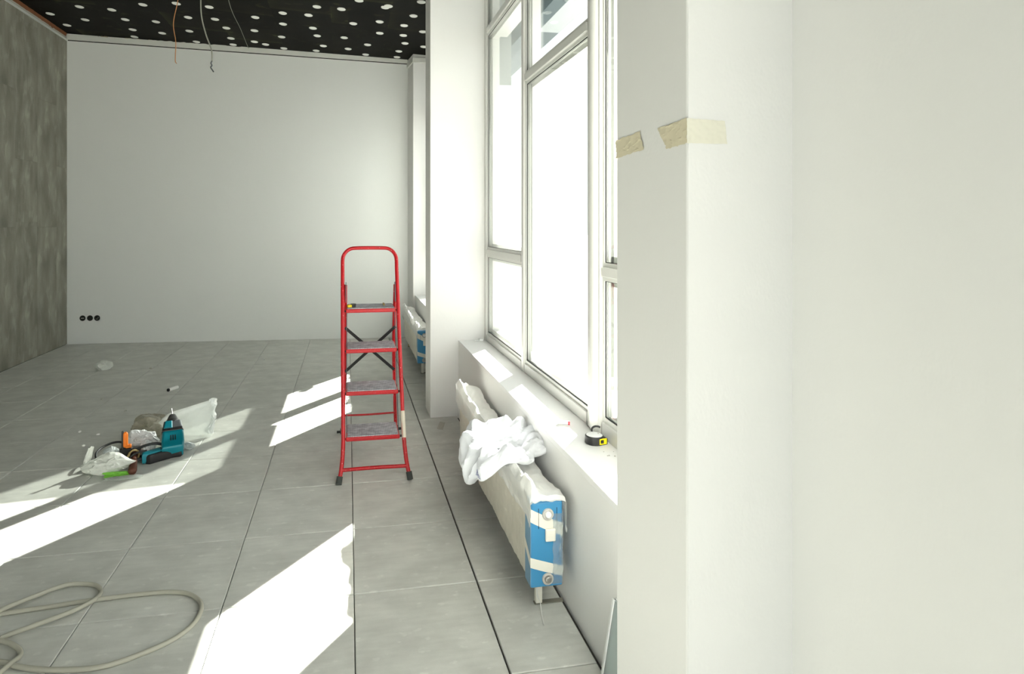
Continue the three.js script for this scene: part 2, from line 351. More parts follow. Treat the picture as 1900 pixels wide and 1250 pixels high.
// window wall: piers, breast walls below the windows, lintels, the two columns
{
  const fix = (g) => metricUV(g);
  struct('wall_right', fix(box(WALL, OUT, -0.25, SILL - 0.02, -3.95, -1.10)), M.paint);
  struct('wall_right', fix(box(WALL, OUT, -0.25, SILL - 0.02, -6.60, -4.14)), M.paint);
  struct('wall_right', fix(box(WALL, OUT, SILL - 0.02, TOP, -5.03, -4.14)), M.paint);
  struct('wall_right', fix(box(0.92, OUT, 3.16, TOP, -6.60, -1.10)), M.paint);
  struct('wall_right', fix(box(WALL, OUT, -0.25, TOP, -0.90, 0.25)), M.paint);
  struct('wall_right', fix(box(WALL, OUT, -0.25, SILL - 0.02, 0.25, 1.15)), M.paint);
  struct('wall_right', fix(box(WALL, OUT, 3.1, TOP, 0.25, 1.15)), M.paint);
  struct('wall_right', fix(box(WALL, OUT, -0.25, TOP, 1.15, FRONT + 0.2)), M.paint);
  const s = new THREE.Shape([[0.694, 7.2], [0.694, 6.786], [0.728, 6.52], [OUT, 6.52], [OUT, 7.2]].map((q) => new THREE.Vector2(...q)));
  const e = new THREE.ExtrudeGeometry(s, { depth: TOP + 0.25, bevelEnabled: false }); e.rotateX(-Math.PI / 2); e.translate(0, -0.25, 0);
  struct('wall_right', fix(e), M.paint);
  const c = struct('column', fix(rbox(COL_FACE, 1.032, -0.25, TOP, -4.165, -3.922, 0.004, 2)), M.paint, 'white square column between the two windows');
  struct('exterior_wall', box(1.032, 1.13, 2.3, TOP, -4.165, -3.922), M.render, 'upper outer reveal of the far column, canopy shade painted in grey');  // shaded upper part is put in as a grey colour
  struct('exterior_wall', box(1.032, 1.13, -0.25, 2.3, -4.165, -3.922), M.paint, 'white outer reveal of the far column below the painted shade');
  const c2 = struct('column', fix(rbox(COL_FACE, OUT, -0.25, TOP, -1.134, -0.878, 0.004, 2)), M.paint, 'white square column nearest, with masking tape');
  const t = struct('trim_3', null);   // edge strip carried round the corner pier
  part(t, 'edge_strip', join(box(0.735, 0.93, 3.165, 3.215, -6.52, -6.498), bar([0.69, 3.19, -6.79], [0.73, 3.19, -6.50], 0.05, 0.02, V(1, 0, 0))), M.trimWhite);
  // sills
  for (const [z0, z1] of [[-3.925, -1.13], [-6.525, -4.16]]) struct('window_sill', rbox(WALL - 0.0004, 1.05, SILL - 0.021, SILL, z0, z1, 0.0025, 2), M.sill);
}
// unseen wall behind the camera, with a wide window added for fill light
{
  const z0 = FRONT, z1 = FRONT + 0.22;
  struct('wall_front', box(LEFT - 0.25, -2.60, -0.25, TOP, z0, z1), M.paint);
  struct('wall_front', box(0.55, OUT, -0.25, TOP, z0, z1), M.paint);
  struct('wall_front', box(-2.60, 0.55, 2.95, TOP, z0, z1), M.paint);
  struct('wall_front', box(-2.60, 0.55, -0.25, 0.12, z0, z1), M.paint);
}

// ---------------------------------------------------------------- windows
// frame bars between x = 0.937 and the outside; openings are [z0, z1, y0, y1]
function buildWindow(name, label, zA, zB, y0, yTop, columns, coverAt) {
  const w = struct(name, null, null, label);
  const IN = 0.937, BASE = 0.948, OUTX = 1.03;
  const barY = (nm, z0, z1, ya, yb, lip0, lip1) => part(w, nm, join(box(BASE, 1.085, ya, yb, z0, z1), rbox(IN, BASE + 0.004, ya + lip0, yb - lip1, z0, z1, 0.003, 1)), M.pvc);
  const barZ = (nm, z0, z1, ya, yb, lip0, lip1) => part(w, nm, join(box(BASE, OUTX, ya, yb, z0, z1), rbox(IN - 0.001, BASE + 0.004, ya, yb, z0 + lip0, z1 - lip1, 0.003, 1)), M.pvc);
  const B = 0.016;
  columns.forEach((c, i) => {
    const prev = i ? columns[i - 1].z[1] : zA;
    barZ(i ? 'mullion' : 'frame_jamb', prev, c.z[0], y0, yTop, i ? B : 0, B);
    let below = y0;
    c.panes.forEach(([a, b], k) => {
      barY(k ? 'transom' : 'frame_rail', c.z[0], c.z[1], below, a, k ? B : 0, B);
      below = b;
      const z0 = c.z[0], z1 = c.z[1], g = 0.0026, x0 = 0.9515, x1 = 0.9555;
      part(w, 'gasket', join(box(x0, x1, a, a + g, z0, z1), box(x0, x1, b - g, b, z0, z1), box(x0, x1, a, b, z0, z0 + g), box(x0, x1, a, b, z1 - g, z1)), M.gasket);
      // outer half of the sash, seen through the pane
      const s = 0.022;
      part(w, 'outer_sash', join(box(0.975, 1.02, a, a + s, z0, z1), box(0.975, 1.02, b - s, b, z0, z1), box(0.975, 1.02, a, b, z0, z0 + s), box(0.975, 1.02, a, b, z1 - s, z1)), M.pvc);
      part(w, 'pane', box(0.959, 0.963, a, b, z0, z1), M.glass);
    });
    barY('frame_rail', c.z[0], c.z[1], below, yTop, B, 0);
  });
  barZ('frame_jamb', columns.at(-1).z[1], zB, y0, yTop, B, 0);
  for (const z of coverAt || []) {
    const g = new THREE.CapsuleGeometry(0.026, yTop - y0 - 0.06, 6, 14); g.scale(0.8, 1, 1.25); g.translate(IN + 0.001, (y0 + yTop) / 2 - 0.004, z);
    part(w, 'cover_strip', g, M.pvc);
  }
  return w;
}
buildWindow('window_1', 'tall white-framed window over the nearer radiator', -3.925, -1.13, SILL, 3.17, [
  { z: [-3.868, -3.070], panes: [[0.585, 1.10], [1.170, 2.62], [2.69, 3.11]] },
  { z: [-3.000, -2.182], panes: [[0.590, 2.08], [2.150, 3.11]] },
  { z: [-2.036, -1.235], panes: [[0.598, 1.11], [1.178, 2.62], [2.69, 3.11]] },
], [-2.098]);
const w2 = buildWindow('window_2', 'white-framed window beyond the far column', -6.53, -5.03, SILL, 3.17, [
  { z: [-6.49, -5.880], panes: [[0.585, 1.10], [1.170, 2.62], [2.69, 3.11]] },
  { z: [-5.810, -5.150], panes: [[0.585, 1.10], [1.170, 2.62], [2.69, 3.11]] },
]);
// unseen slanted film added on two panes to dim the sun patches
{
  const top = (z) => 1.276 + (-5.27 - z) * 0.663;
  for (const [z0, z1] of [[-6.49, -5.88], [-5.81, -5.15]]) {
    const s = new THREE.Shape([[-z0, 1.17], [-z1, 1.17], [-z1, top(z1)], [-z0, top(z0)]].map((q) => new THREE.Vector2(...q)));
    const g = new THREE.ShapeGeometry(s); g.rotateY(Math.PI / 2); g.translate(0.966, 0, 0);
    part(w2, 'dimming_film', g, M.film);
  }
  part(w2, 'shadow_diamond', new THREE.CylinderGeometry(0.075, 0.075, 0.001, 4).scale(0.7, 1, 1).rotateZ(Math.PI / 2).translate(0.966, 0.93, -6.33), M.greyPaper);  // unseen piece added to drop a small diamond shadow on the floor
}
buildWindow('added_window_3', 'unseen white-framed window added in the near wall for fill light', 0.25, 1.15, SILL, 3.1, [  // out of view, added to let more sky light in
  { z: [0.31, 0.67], panes: [[0.59, 3.04]] }, { z: [0.73, 1.09], panes: [[0.59, 3.04]] },
]);
{
  const w = struct('added_window_4', null, null, 'unseen glazed panel added in the front wall for fill light');  // invented glazing behind the camera, sized to brighten the room
  const z = FRONT + 0.1;
  part(w, 'frame_rail', join(box(-2.60, 0.55, 0.12, 0.19, z - 0.04, z + 0.04), box(-2.60, 0.55, 2.88, 2.95, z - 0.04, z + 0.04)), M.pvc);
  for (const x of [-2.60, -1.06, 0.48]) part(w, 'frame_jamb', box(x, x + 0.07, 0.19, 2.88, z - 0.04, z + 0.04), M.pvc);
  for (const x of [-2.53, -0.99]) part(w, 'pane', box(x, x + 1.47, 0.19, 2.88, z - 0.002, z + 0.002), M.glass);
}
// outside: pale paving and the canopy over the shop front
struct('ground', box(-60, 80, -0.5, -0.26, -90, 70), M.pavement, 'pale paving outside the windows');
{
  const c = struct('exterior_canopy', null, null, 'canopy over the shop front outside');
  part(c, 'soffit', box(OUT + 0.02, 2.15, 3.31, 3.45, -5.7, FRONT), M.soffit);
  part(c, 'soffit', box(OUT + 0.02, 2.15, 3.31, 3.45, -18, -5.7), M.soffitGrey);
  part(c, 'sign_box', box(1.62, 1.74, 3.12, 3.31, -18, FRONT), M.soffitDark);
}

// ---------------------------------------------------------------- sockets on the back wall
{
  const spots = [[0.165, 'black round wall socket nearest the concrete-look wall, crossed by a pale bar', 0], [0.243, 'black round wall socket in the middle of three, with a plain dark recess', 1], [0.318, 'black round wall socket furthest from the concrete-look wall, with loose pale wire ends', 2]];
  for (const [s, label, kind] of spots) {
    const t = thing('wall_socket', label, 'socket', [BACK0.x + s * Math.cos(BACK_TURN), 0.284, BACK0.z + s * Math.sin(BACK_TURN)], -BACK_TURN, 'three black sockets on the back wall');
    const ring = new THREE.LatheGeometry([[0.0295, 0], [0.031, 0.001], [0.031, 0.005], [0.027, 0.006], [0.0255, 0.003], [0.025, 0.001]].map((q) => new THREE.Vector2(...q)), 28); ring.rotateX(Math.PI / 2);
    part(t, 'socket_box', ring, M.black);
    const disc = new THREE.CylinderGeometry(0.0262, 0.0262, 0.002, 28); disc.rotateX(Math.PI / 2); disc.translate(0, 0, 0.0015);
    part(t, 'socket_back', disc, M.dark);
    if (kind === 0) part(t, 'support_bar', rbox(-0.016, 0.016, -0.004, 0.004, 0.002, 0.006, 0.0015, 1), M.greyPaper);
    if (kind === 2) part(t, 'wire', join(tube([[-0.012, -0.008, 0.003], [0, -0.012, 0.009], [0.012, -0.006, 0.004]], 0.0018, 12, 6), tube([[0.006, 0.004, 0.003], [0.014, 0.010, 0.008], [0.018, 0.004, 0.004]], 0.0018, 12, 6)), M.greyPaper);
  }
}

// ---------------------------------------------------------------- cables hanging from the ceiling
single('hanging_wire', 'thin orange wire hanging from the black ceiling', 'wire', tube([[-1.20, ceilY(-1.2) + 0.01, -4.5], [-1.215, 3.12, -4.5], [-1.228, 2.967, -4.5], [-1.259, 2.79, -4.5], [-1.243, 2.66, -4.5], [-1.243, 2.505, -4.5], [-1.236, 2.503, -4.5]], 0.0030, 60, 8), M.copper);
{
  const t = thing('hanging_cable', 'grey sheathed cable hanging from the black ceiling with a kinked end', 'cable');
  part(t, 'sheath', tube([[-1.06, ceilY(-1.06) + 0.01, -4.5], [-1.066, 3.12, -4.5], [-1.066, 2.87, -4.5], [-1.035, 2.73, -4.5], [-0.993, 2.605, -4.5], [-0.990, 2.53, -4.5]], 0.0050, 60, 8), M.cableGrey);
  part(t, 'cable_end', tube([[-0.990, 2.535, -4.5], [-0.998, 2.515, -4.5], [-0.992, 2.50, -4.5], [-1.0, 2.485, -4.5], [-0.990, 2.468, -4.5], [-0.980, 2.452, -4.5]], 0.0052, 30, 6), M.greyPlastic);
}
single('ceiling_wire', 'fine dark wire running slantwise below the black ceiling to the back wall', 'wire', tube([[-0.62, ceilY(-0.62) + 0.004, -4.6], [-0.972, 3.177, -5.0], [-1.05, 3.262, -6.0], [-1.114, 3.325, -6.85]].map((p, i) => i ? p : [-0.9, ceilY(-0.9) + 0.004, -4.3]), 0.0022, 40, 6), M.cableGrey);

// ---------------------------------------------------------------- step ladder
const leanZ = (y) => -(2.985 + 0.43 * y);
{
  const t = thing('step_ladder', 'red metal four-step ladder with grey ribbed treads and paint-chipped tall handle', 'ladder', [0.135, 0, -3.3]);
  const P = (x, y, z) => [x - 0.135, y, z + 3.3];
  const F = (x, y) => P(x, y, leanZ(y));
  // front frame: one bent tube from foot over the handle to the other foot
  const L = [[-0.045, 0.012], [-0.037, 0.05], [-0.030, 0.10], [-0.0255, 0.17], [-0.026, 0.30], [-0.029, 0.60], [-0.031, 0.90], [-0.0315, 1.06]];
  const R = [[0.316, 0.012], [0.308, 0.05], [0.300, 0.10], [0.294, 0.17], [0.291, 0.30], [0.288, 0.60], [0.286, 0.90], [0.2855, 1.06]];
  const corner = (cx, cy, a0, a1, r) => { const o = []; for (let k = 0; k <= 6; k++) { const a = a0 + (a1 - a0) * k / 6; o.push([cx + r * Math.cos(a), cy + r * Math.sin(a)]); } return o; };
  const path = [...L, ...corner(0.0385, 1.112, Math.PI, Math.PI / 2, 0.07), ...corner(0.2155, 1.112, Math.PI / 2, 0, 0.07), ...[...R].reverse()];
  const front = tube(path.map(([x, y]) => F(x, y)), 0.0108, 260, 12);
  const uv = front.attributes.uv; for (let i = 0; i < uv.count; i++) uv.setX(i, uv.getX(i) * 2.6);
  part(t, 'front_frame', front, M.red);
  part(t, 'paint_patch', tube([F(0.2935, 0.19), F(0.2925, 0.24), F(0.2915, 0.285), F(0.291, 0.315)], 0.0115, 14, 10), M.chipped);
  for (const [x, y] of [[-0.047, 0], [0.318, 0]]) { const a = F(x, 0.0), b = F(x + (x < 0 ? 0.006 : -0.006), 0.036); part(t, 'foot', rod(a, b, 0.0155, 14), M.rubber); }
  part(t, 'lower_bar', tube([F(-0.034, 0.062), F(0.135, 0.064), F(0.305, 0.062)], 0.0095, 30, 10), M.red);
  // rear frame
  const rearZ = (y) => -3.715 + (y / 0.96) * 0.31;
  for (const [x0, x1] of [[-0.036, -0.016], [0.303, 0.274]]) {
    const pts = [[x0, 0.012], [x0 + (x1 - x0) * 0.12, 0.06], [x0 + (x1 - x0) * 0.6, 0.3], [x1, 0.6], [x1, 0.97]].map(([x, y]) => P(x, y, rearZ(y)));
    part(t, 'rear_leg', tube(pts, 0.0105, 50, 10), M.red);
    part(t, 'rear_foot', join(rod(P(x0, 0, rearZ(0)), P(x0, 0.035, rearZ(0.035)), 0.013, 12), rod(P(x0, 0.012, rearZ(0)), P(x0 + (x0 < 0 ? -0.034 : 0.034), 0.012, rearZ(0)), 0.008, 10)), M.rubber);
    part(t, 'hinge_plate', bar(P(x1 + (x1 < 0 ? 0.004 : -0.002), 0.985, leanZ(0.985) + 0.005), P(x1 + (x1 < 0 ? 0.004 : -0.002), 0.875, leanZ(0.875) - 0.01), 0.03, 0.004, V(1, 0, 0)), M.greyPlastic);
  }
  part(t, 'rear_bar', tube([P(-0.028, 0.128, rearZ(0.128)), P(0.135, 0.126, rearZ(0.128)), P(0.297, 0.13, rearZ(0.128))], 0.006, 20, 8), M.red);
  part(t, 'cross_brace', bar(P(-0.018, 0.713, rearZ(0.713) + 0.012), P(0.280, 0.430, rearZ(0.43) + 0.012), 0.017, 0.004), M.black);
  part(t, 'cross_brace', bar(P(-0.018, 0.430, rearZ(0.43) + 0.018), P(0.280, 0.713, rearZ(0.713) + 0.018), 0.017, 0.004), M.black);
  for (const x of [-0.008, 0.270]) part(t, 'link_rod', tube([0.83, 0.62, 0.41, 0.20].map((y) => P(x, y, leanZ(y) - 0.07)), 0.0022, 20, 6), M.greyPlastic);
  // steps
  for (const y of [0.205, 0.418, 0.628, 0.839]) {
    const g = new THREE.Group(); g.name = 'step'; t.add(g);
    const n = t.userData.partNames.step = (t.userData.partNames.step ?? -1) + 1; if (n) g.name = `step_${String(n).padStart(3, '0')}`;
    const zf = leanZ(y) + 0.002 + 3.3, x0 = -0.012 - 0.135, x1 = 0.272 - 0.135, d = 0.205;
    const uvb = rbox(x0, x1, y - 0.022, y, zf - d, zf, 0.006, 3);
    part(g, 'step_pan', uvb, M.red);
    const matG = rbox(x0 + 0.008, x1 - 0.008, y - 0.003, y + 0.004, zf - d + 0.007, zf - 0.007, 0.003, 2), p = matG.attributes.position, u2 = matG.attributes.uv;
    for (let i = 0; i < p.count; i++) u2.setXY(i, (p.getX(i) - x0) / 0.28, (p.getZ(i) - zf) / 0.2);
    part(g, 'tread_mat', matG, M.mat);
    for (const s of [-1, 1]) part(g, 'pivot', rod([s < 0 ? x0 + 0.004 : x1 - 0.004, y - 0.012, zf - 0.016], [s < 0 ? x0 - 0.012 : x1 + 0.014, y - 0.012, zf - 0.016], 0.0062, 10), M.black);
    delete g.userData.partNames;
  }
  // on the top step
  const tm = thing('tape_measure', 'small black and yellow tape measure lying on the top step of the ladder', 'tape measure', [0.018, 0.8435, -3.40], 0.3);
  const body = new THREE.CylinderGeometry(0.0155, 0.0155, 0.018, 22); body.translate(0.012, 0.009, 0);
  part(tm, 'case', body, M.black);
  part(tm, 'front_block', rbox(-0.022, 0.002, 0, 0.015, -0.012, 0.012, 0.003, 2), M.yellow);
  part(tm, 'grip_band', new THREE.TorusGeometry(0.0148, 0.0022, 8, 22).rotateX(Math.PI / 2).translate(0.012, 0.0165, 0), M.rubber);
  single('wood_stub', 'short pale wooden stub lying on the top step of the ladder', 'wood offcut', rbox(0.205, 0.216, 0.8435, 0.8525, -3.50, -3.43, 0.002, 2), M.tan);
}

// ---------------------------------------------------------------- radiators
function radiator(zEnd, label, seed, hanging) {
  const LEN = 1.30, X0 = 0.607, X1 = 0.708, Y0 = 0.112, Y1 = 0.385;
  const t = thing('radiator', label, 'radiator', [0.657, 0, zEnd]);
  const ox = 0.657;
  // panel under its cardboard: a softly waved front, ragged at the lower edge
  const front = sheet(130, 22, (u, v) => {
    const z = -0.055 - u * (LEN - 0.1), wob = 0.004 * fbm(z * 3, v * 2, seed, 3) + 0.0018 * noise(z * 26, v * 3, seed), rag = v < 0.03 ? 0.008 * fbm(z * 12, 2, seed, 3) - 0.004 * smooth(0.3, 0.6, u) : 0;
    return [X0 - ox - 0.004 + wob, Y0 + 0.008 + (Y1 - Y0 - 0.012) * v + rag, z];
  }, 0);
  part(t, 'front_cover', front, M.cream);
  part(t, 'panel_body', rbox(X0 - ox + 0.004, X1 - ox - 0.002, Y0 + 0.012, Y1 - 0.012, -LEN + 0.02, -0.02, 0.006, 2), M.capWhite);
  // crumpled film over the top and the far end
  const film = sheet(170, 34, (u, v) => {
    const z = 0.012 - u * (LEN + 0.03);
    const a = v;                                    // 0: front, 1: back
    let x, y;
    if (a < 0.25) { x = X0 - 0.007; y = Y1 - 0.055 + (a / 0.25) * 0.06; } else if (a < 0.75) { x = X0 - 0.007 + (a - 0.25) / 0.5 * (X1 - X0 + 0.014); y = Y1 + 0.006; } else { x = X1 + 0.008; y = Y1 + 0.006 - (a - 0.75) / 0.25 * 0.09; }
    const c1 = ridge(z * 5 + seed, a * 2.4, seed) - 0.5, c2 = ridge(z * 9 + a * 3 + seed, a * 4.5, seed + 4) - 0.5, c3 = noise(z * 22, a * 9, seed);
    const puff = 0.022 * smooth(0.14, 0.02, u) + 0.03 * smooth(0.84, 0.97, u), topness = Math.sin(clamp(a, 0, 1) * Math.PI);
    y += topness * (puff + 0.008 * c1 + 0.006 * c2 + 0.0012 * c3) + (a < 0.06 ? 0.02 * fbm(z * 9, 1, seed, 3) : 0);
    x += (a < 0.25 ? -1 : a > 0.75 ? 1 : 0) * (0.004 + 0.006 * c2 + 0.004 * c1);
    y += (0.038 + 0.012 * c1 + 0.010 * c2) * (1 - 0.9 * smooth(0.16, 0.08, Math.abs(z + 0.405))) * Math.exp(-Math.pow((a - 0.30) / 0.085, 2)) * smooth(0.0, 0.05, u);   // the folded edge stands up along the front
    if (u < 0.01) y -= 0.012;
    return [x - ox, y, z];
  }, 0.45);
  part(t, 'plastic_film', film, M.wrapFilm);
  part(t, 'far_film', crumple(0.062, 0.15, 0.035, seed + 2, 0.35, 1.5, 14).translate(-0.004, Y1 - 0.115, -LEN + 0.005), M.wrapFilm);
  // near end: blue carton corner with white tape, two plugs and a foam block
  const cap = part(t, 'end_carton', join(rbox(X0 - ox - 0.006, X1 - ox + 0.003, Y0 - 0.004, Y1 + 0.006, -0.06, 0, 0.005, 3)), M.blue);
  part(cap, 'carton_side', rbox(X0 - ox - 0.0072, X0 - ox - 0.004, Y0 - 0.002, Y1 + 0.002, -0.062, -0.003, 0.001, 1), M.bluePale);
  const endTape = (yl, yr, h) => {
    const g = sheet(24, 4, (u, v) => { const x = X0 - ox - 0.0085 + u * (X1 - X0 + 0.012); return [x, yl + (yr - yl) * Math.pow(u, 0.9) + (v - 0.5) * h, 0.0015 + 0.0007 * noise(u * 5, v * 3, seed)]; }, 0);
    const s = sheet(8, 4, (u, v) => [X0 - ox - 0.0085, yl + 0.045 * (1 - u) + (v - 0.5) * h * 0.95, -0.065 + u * 0.0665], 0);
    return join(g, s);
  };
  part(t, 'white_tape', endTape(0.352, 0.296, 0.044), M.tapeWhite);
  part(t, 'white_tape', endTape(0.195, 0.158, 0.034), M.tapeWhite);
  part(t, 'side_film', sheet(8, 24, (u, v) => [0.018 + 0.036 * u + 0.003 * noise(v * 5, 2, seed), Y0 + 0.006 + v * 0.235, 0.0045 + 0.002 * noise(u * 3, v * 9, seed)], 0.5), M.filmHaze);
  for (const x of [-0.030, 0.034]) part(cap, 'cut_line', rbox(x - 0.0006, x + 0.0006, 0.305, 0.372, -0.001, 0.0024, 0.0003, 1), M.dark);
  part(t, 'foam_block', rbox(-0.008, 0.028, 0.262, 0.305, 0, 0.010, 0.006, 3), M.tapeWhite);
  for (const [y, m] of [[0.352, M.capWhite], [0.136, M.steel]]) {
    const ring = new THREE.LatheGeometry([[0.0, 0.004], [0.0125, 0.004], [0.013, 0.0065], [0.0175, 0.0075], [0.0195, 0.005], [0.0195, 0]].map((q) => new THREE.Vector2(...q)), 26); ring.rotateX(Math.PI / 2); ring.translate(0.002, y, 0);
    const pl = part(t, 'plug_ring', ring, M.plugRing);
    const hex = new THREE.LatheGeometry([[0, 0.013], [0.0075, 0.013], [0.0105, 0.011], [0.0115, 0.004]].map((q) => new THREE.Vector2(...q)), 20); hex.rotateX(Math.PI / 2); hex.translate(0.002, y, 0);
    part(pl, 'plug', hex, m);
  }
  // film folded down over the upper back corner of the carton
  part(t, 'corner_film', sheet(16, 20, (u, v) => [X1 - ox + 0.006 + 0.006 * noise(u * 4, v * 5, seed) - 0.02 * (1 - v) * u, Y1 + 0.012 - 0.20 * (1 - v) + 0.006 * noise(u * 6, v * 3, 2 + seed), -0.10 + u * 0.108], 0.4), M.wrapFilm);
  // floor stands and wall hook
  for (const z of [-0.085, -1.225]) {
    const st = part(t, 'stand', rbox(-0.014, 0.010, 0.004, Y0 + 0.02, z - 0.010, z + 0.010, 0.003, 2), z > -1 ? M.tapeWhite : M.tan);
    part(st, 'stand_plate', rbox(-0.018, 0.088, 0, 0.004, z - 0.010, z + 0.010, 0.0015, 1), M.plate);
  }
  part(t, 'hook', join(rod([-0.028, Y1 - 0.05, -LEN - 0.02], [-0.028, Y1 + 0.055, -LEN - 0.02], 0.006, 8), rod([-0.010, Y1 - 0.05, -LEN - 0.02], [-0.010, Y1 + 0.035, -LEN - 0.02], 0.005, 8), rbox(-0.034, 0.092, Y1 - 0.06, Y1 - 0.045, -LEN - 0.026, -LEN - 0.014, 0.002, 1)), M.black);
  if (hanging) part(t, 'film_tail', tube([[-0.01, 0.10, -0.07], [-0.016, 0.05, -0.055], [-0.006, 0.02, -0.05], [-0.012, 0.003, -0.02], [-0.022, 0.003, 0.03]], 0.0018, 30, 5), M.wrapFilm);
  return t;
}
radiator(-1.85, 'low panel radiator nearest, wrapped in cream card and film, with a bag on it', 1.3, true);
radiator(-5.03, 'low wrapped panel radiator beyond the far column', 5.7, false);

// white bag crumpled open on the radiator
{
  const t = thing('plastic_bag', 'white plastic bag lying open and crumpled on top of the nearer radiator', 'bag', [0.622, 0.408, -2.255]);
  const prof = [[0.0, 0.004], [0.05, 0.004], [0.082, 0.020], [0.108, 0.066], [0.140, 0.072], [0.165, 0.048], [0.167, 0.022], [0.135, 0.010], [0.06, 0.006], [0.0, 0.006]];
  const curve = new THREE.CatmullRomCurve3(prof.map(([r, y]) => V(r, y, 0)), false, 'catmullrom', 0.4);
  const bag = sheet(120, 76, (u, v) => {
    const a = u * 2 * Math.PI, p = curve.getPoint(v), ca = Math.cos(a), sa = Math.sin(a);
    const out = smooth(0.05, 0.16, p.x), outer = smooth(0.42, 0.7, v);
    let r = p.x * (1 + 0.16 * noise(ca * 1.3, sa * 1.3, 3) + 0.05 * noise(ca * 2.8, sa * 2.8, v * 1.2));
    let x = r * ca * 0.92, z = r * sa * 0.98, y = p.y * (1 + 0.22 * noise(ca * 1.8, sa * 1.8, 9)) * (1 - 1.3 * clamp(z, -0.15, 0.17));
    const k = (ridge(x * 7, y * 7 + 4, z * 7) - 0.5) * 0.030 + (ridge(x * 16, y * 16, z * 16 + 2) - 0.5) * 0.012 + (ridge(x * 34, y * 34 + 3, z * 34) - 0.5) * 0.004;
    x += k * ca * out; z += k * sa * out; y += 0.8 * k * (1 - 0.3 * outer);
    // the side over the front of the radiator hangs down and out
    const hang = smooth(-0.02, -0.15, x) ;
    y -= hang * (0.035 + outer * 0.085) * (0.75 + 0.35 * noise(z * 8, 1, 1));
    x -= hang * 0.012;
    return [x, Math.max(y, x > -0.03 ? 0.006 : -0.2), z];
  }, 0.7);
  part(t, 'bag_skin', bag, M.bagPrinted);
}

// ---------------------------------------------------------------- on the sill
{
  const t = thing('tape_measure', 'black and yellow tape measure with a wrist strap on the window sill', 'tape measure', [0.885, SILL, -1.985], 0.15);
  const D = (pts) => new THREE.LatheGeometry(pts.map((q) => new THREE.Vector2(...q)), 32);
  part(t, 'case', D([[0, 0], [0.031, 0], [0.0335, 0.003], [0.0335, 0.027], [0.031, 0.030], [0.0295, 0.0305]]), M.black);
  part(t, 'face_plate', D([[0.0295, 0.0302], [0.027, 0.0318], [0, 0.0322]]), M.capWhite);
  part(t, 'nose', rbox(0.006, 0.037, 0.0005, 0.024, 0.006, 0.031, 0.004, 2), M.black);
  const lb = part(t, 'yellow_label', rbox(0.000, 0.031, 0.004, 0.025, 0.0295, 0.0335, 0.0012, 2), M.yellow);
  part(lb, 'lock_button', rbox(0.005, 0.017, 0.009, 0.021, 0.033, 0.0365, 0.0015, 2), M.dark);
  part(t, 'tape_hook', join(rbox(0.036, 0.0385, 0.002, 0.022, 0.010, 0.026, 0.0008, 1), rbox(0.033, 0.038, 0.018, 0.0195, 0.011, 0.025, 0.0005, 1)), M.steel);
  part(t, 'screw', new THREE.CylinderGeometry(0.003, 0.003, 0.002, 12).translate(0.018, 0.0325, -0.002), M.steel);
  part(t, 'wrist_strap', tube([[0.010, 0.02, -0.030], [0.014, 0.038, -0.038], [0.026, 0.044, -0.040], [0.040, 0.044, -0.036], [0.046, 0.041, -0.034]], 0.0036, 24, 8), M.black);
}
{
  const t = thing('battery', 'small white battery with a red end lying on the window sill', 'battery', [0.848, SILL + 0.0075, -2.19], -0.42);
  part(t, 'battery_body', rod([-0.024, 0, 0], [0.016, 0, 0], 0.0075, 18), M.capWhite);
  part(t, 'red_end', rod([0.016, 0, 0], [0.0235, 0, 0], 0.0076, 18), M.pinkRed);
  part(t, 'contact', rod([-0.026, 0, 0], [-0.024, 0, 0], 0.0052, 12), M.greyPlastic);
}
{
  const gs = [];
  for (let k = 0; k < 9; k++) { const g = new THREE.TetrahedronGeometry(0.0025 + 0.003 * rnd()); g.scale(1, 0.4, 1); g.rotateY(rnd() * 6); g.translate(0.86 + 0.05 * rnd() + 0.006 * k, SILL + 0.0015, -1.90 + 0.05 * rnd()); gs.push(g); }
  const m = single('plaster_flakes', 'grey plaster flakes scattered on the sill in front of the tape measure', 'debris', join(...gs), M.greyPaper); m.userData.kind = 'stuff';
}
{
  const t = thing('plastic_clip', 'little white plastic clip in the far corner of the window sill', 'clip', [0.905, SILL, -3.88]);
  part(t, 'clip_body', rbox(-0.016, 0.012, 0, 0.016, -0.012, 0.012, 0.003, 2), M.capWhite);
  part(t, 'clip_tab', rbox(-0.05, -0.016, 0, 0.007, -0.008, 0.008, 0.002, 2), M.capWhite);
}

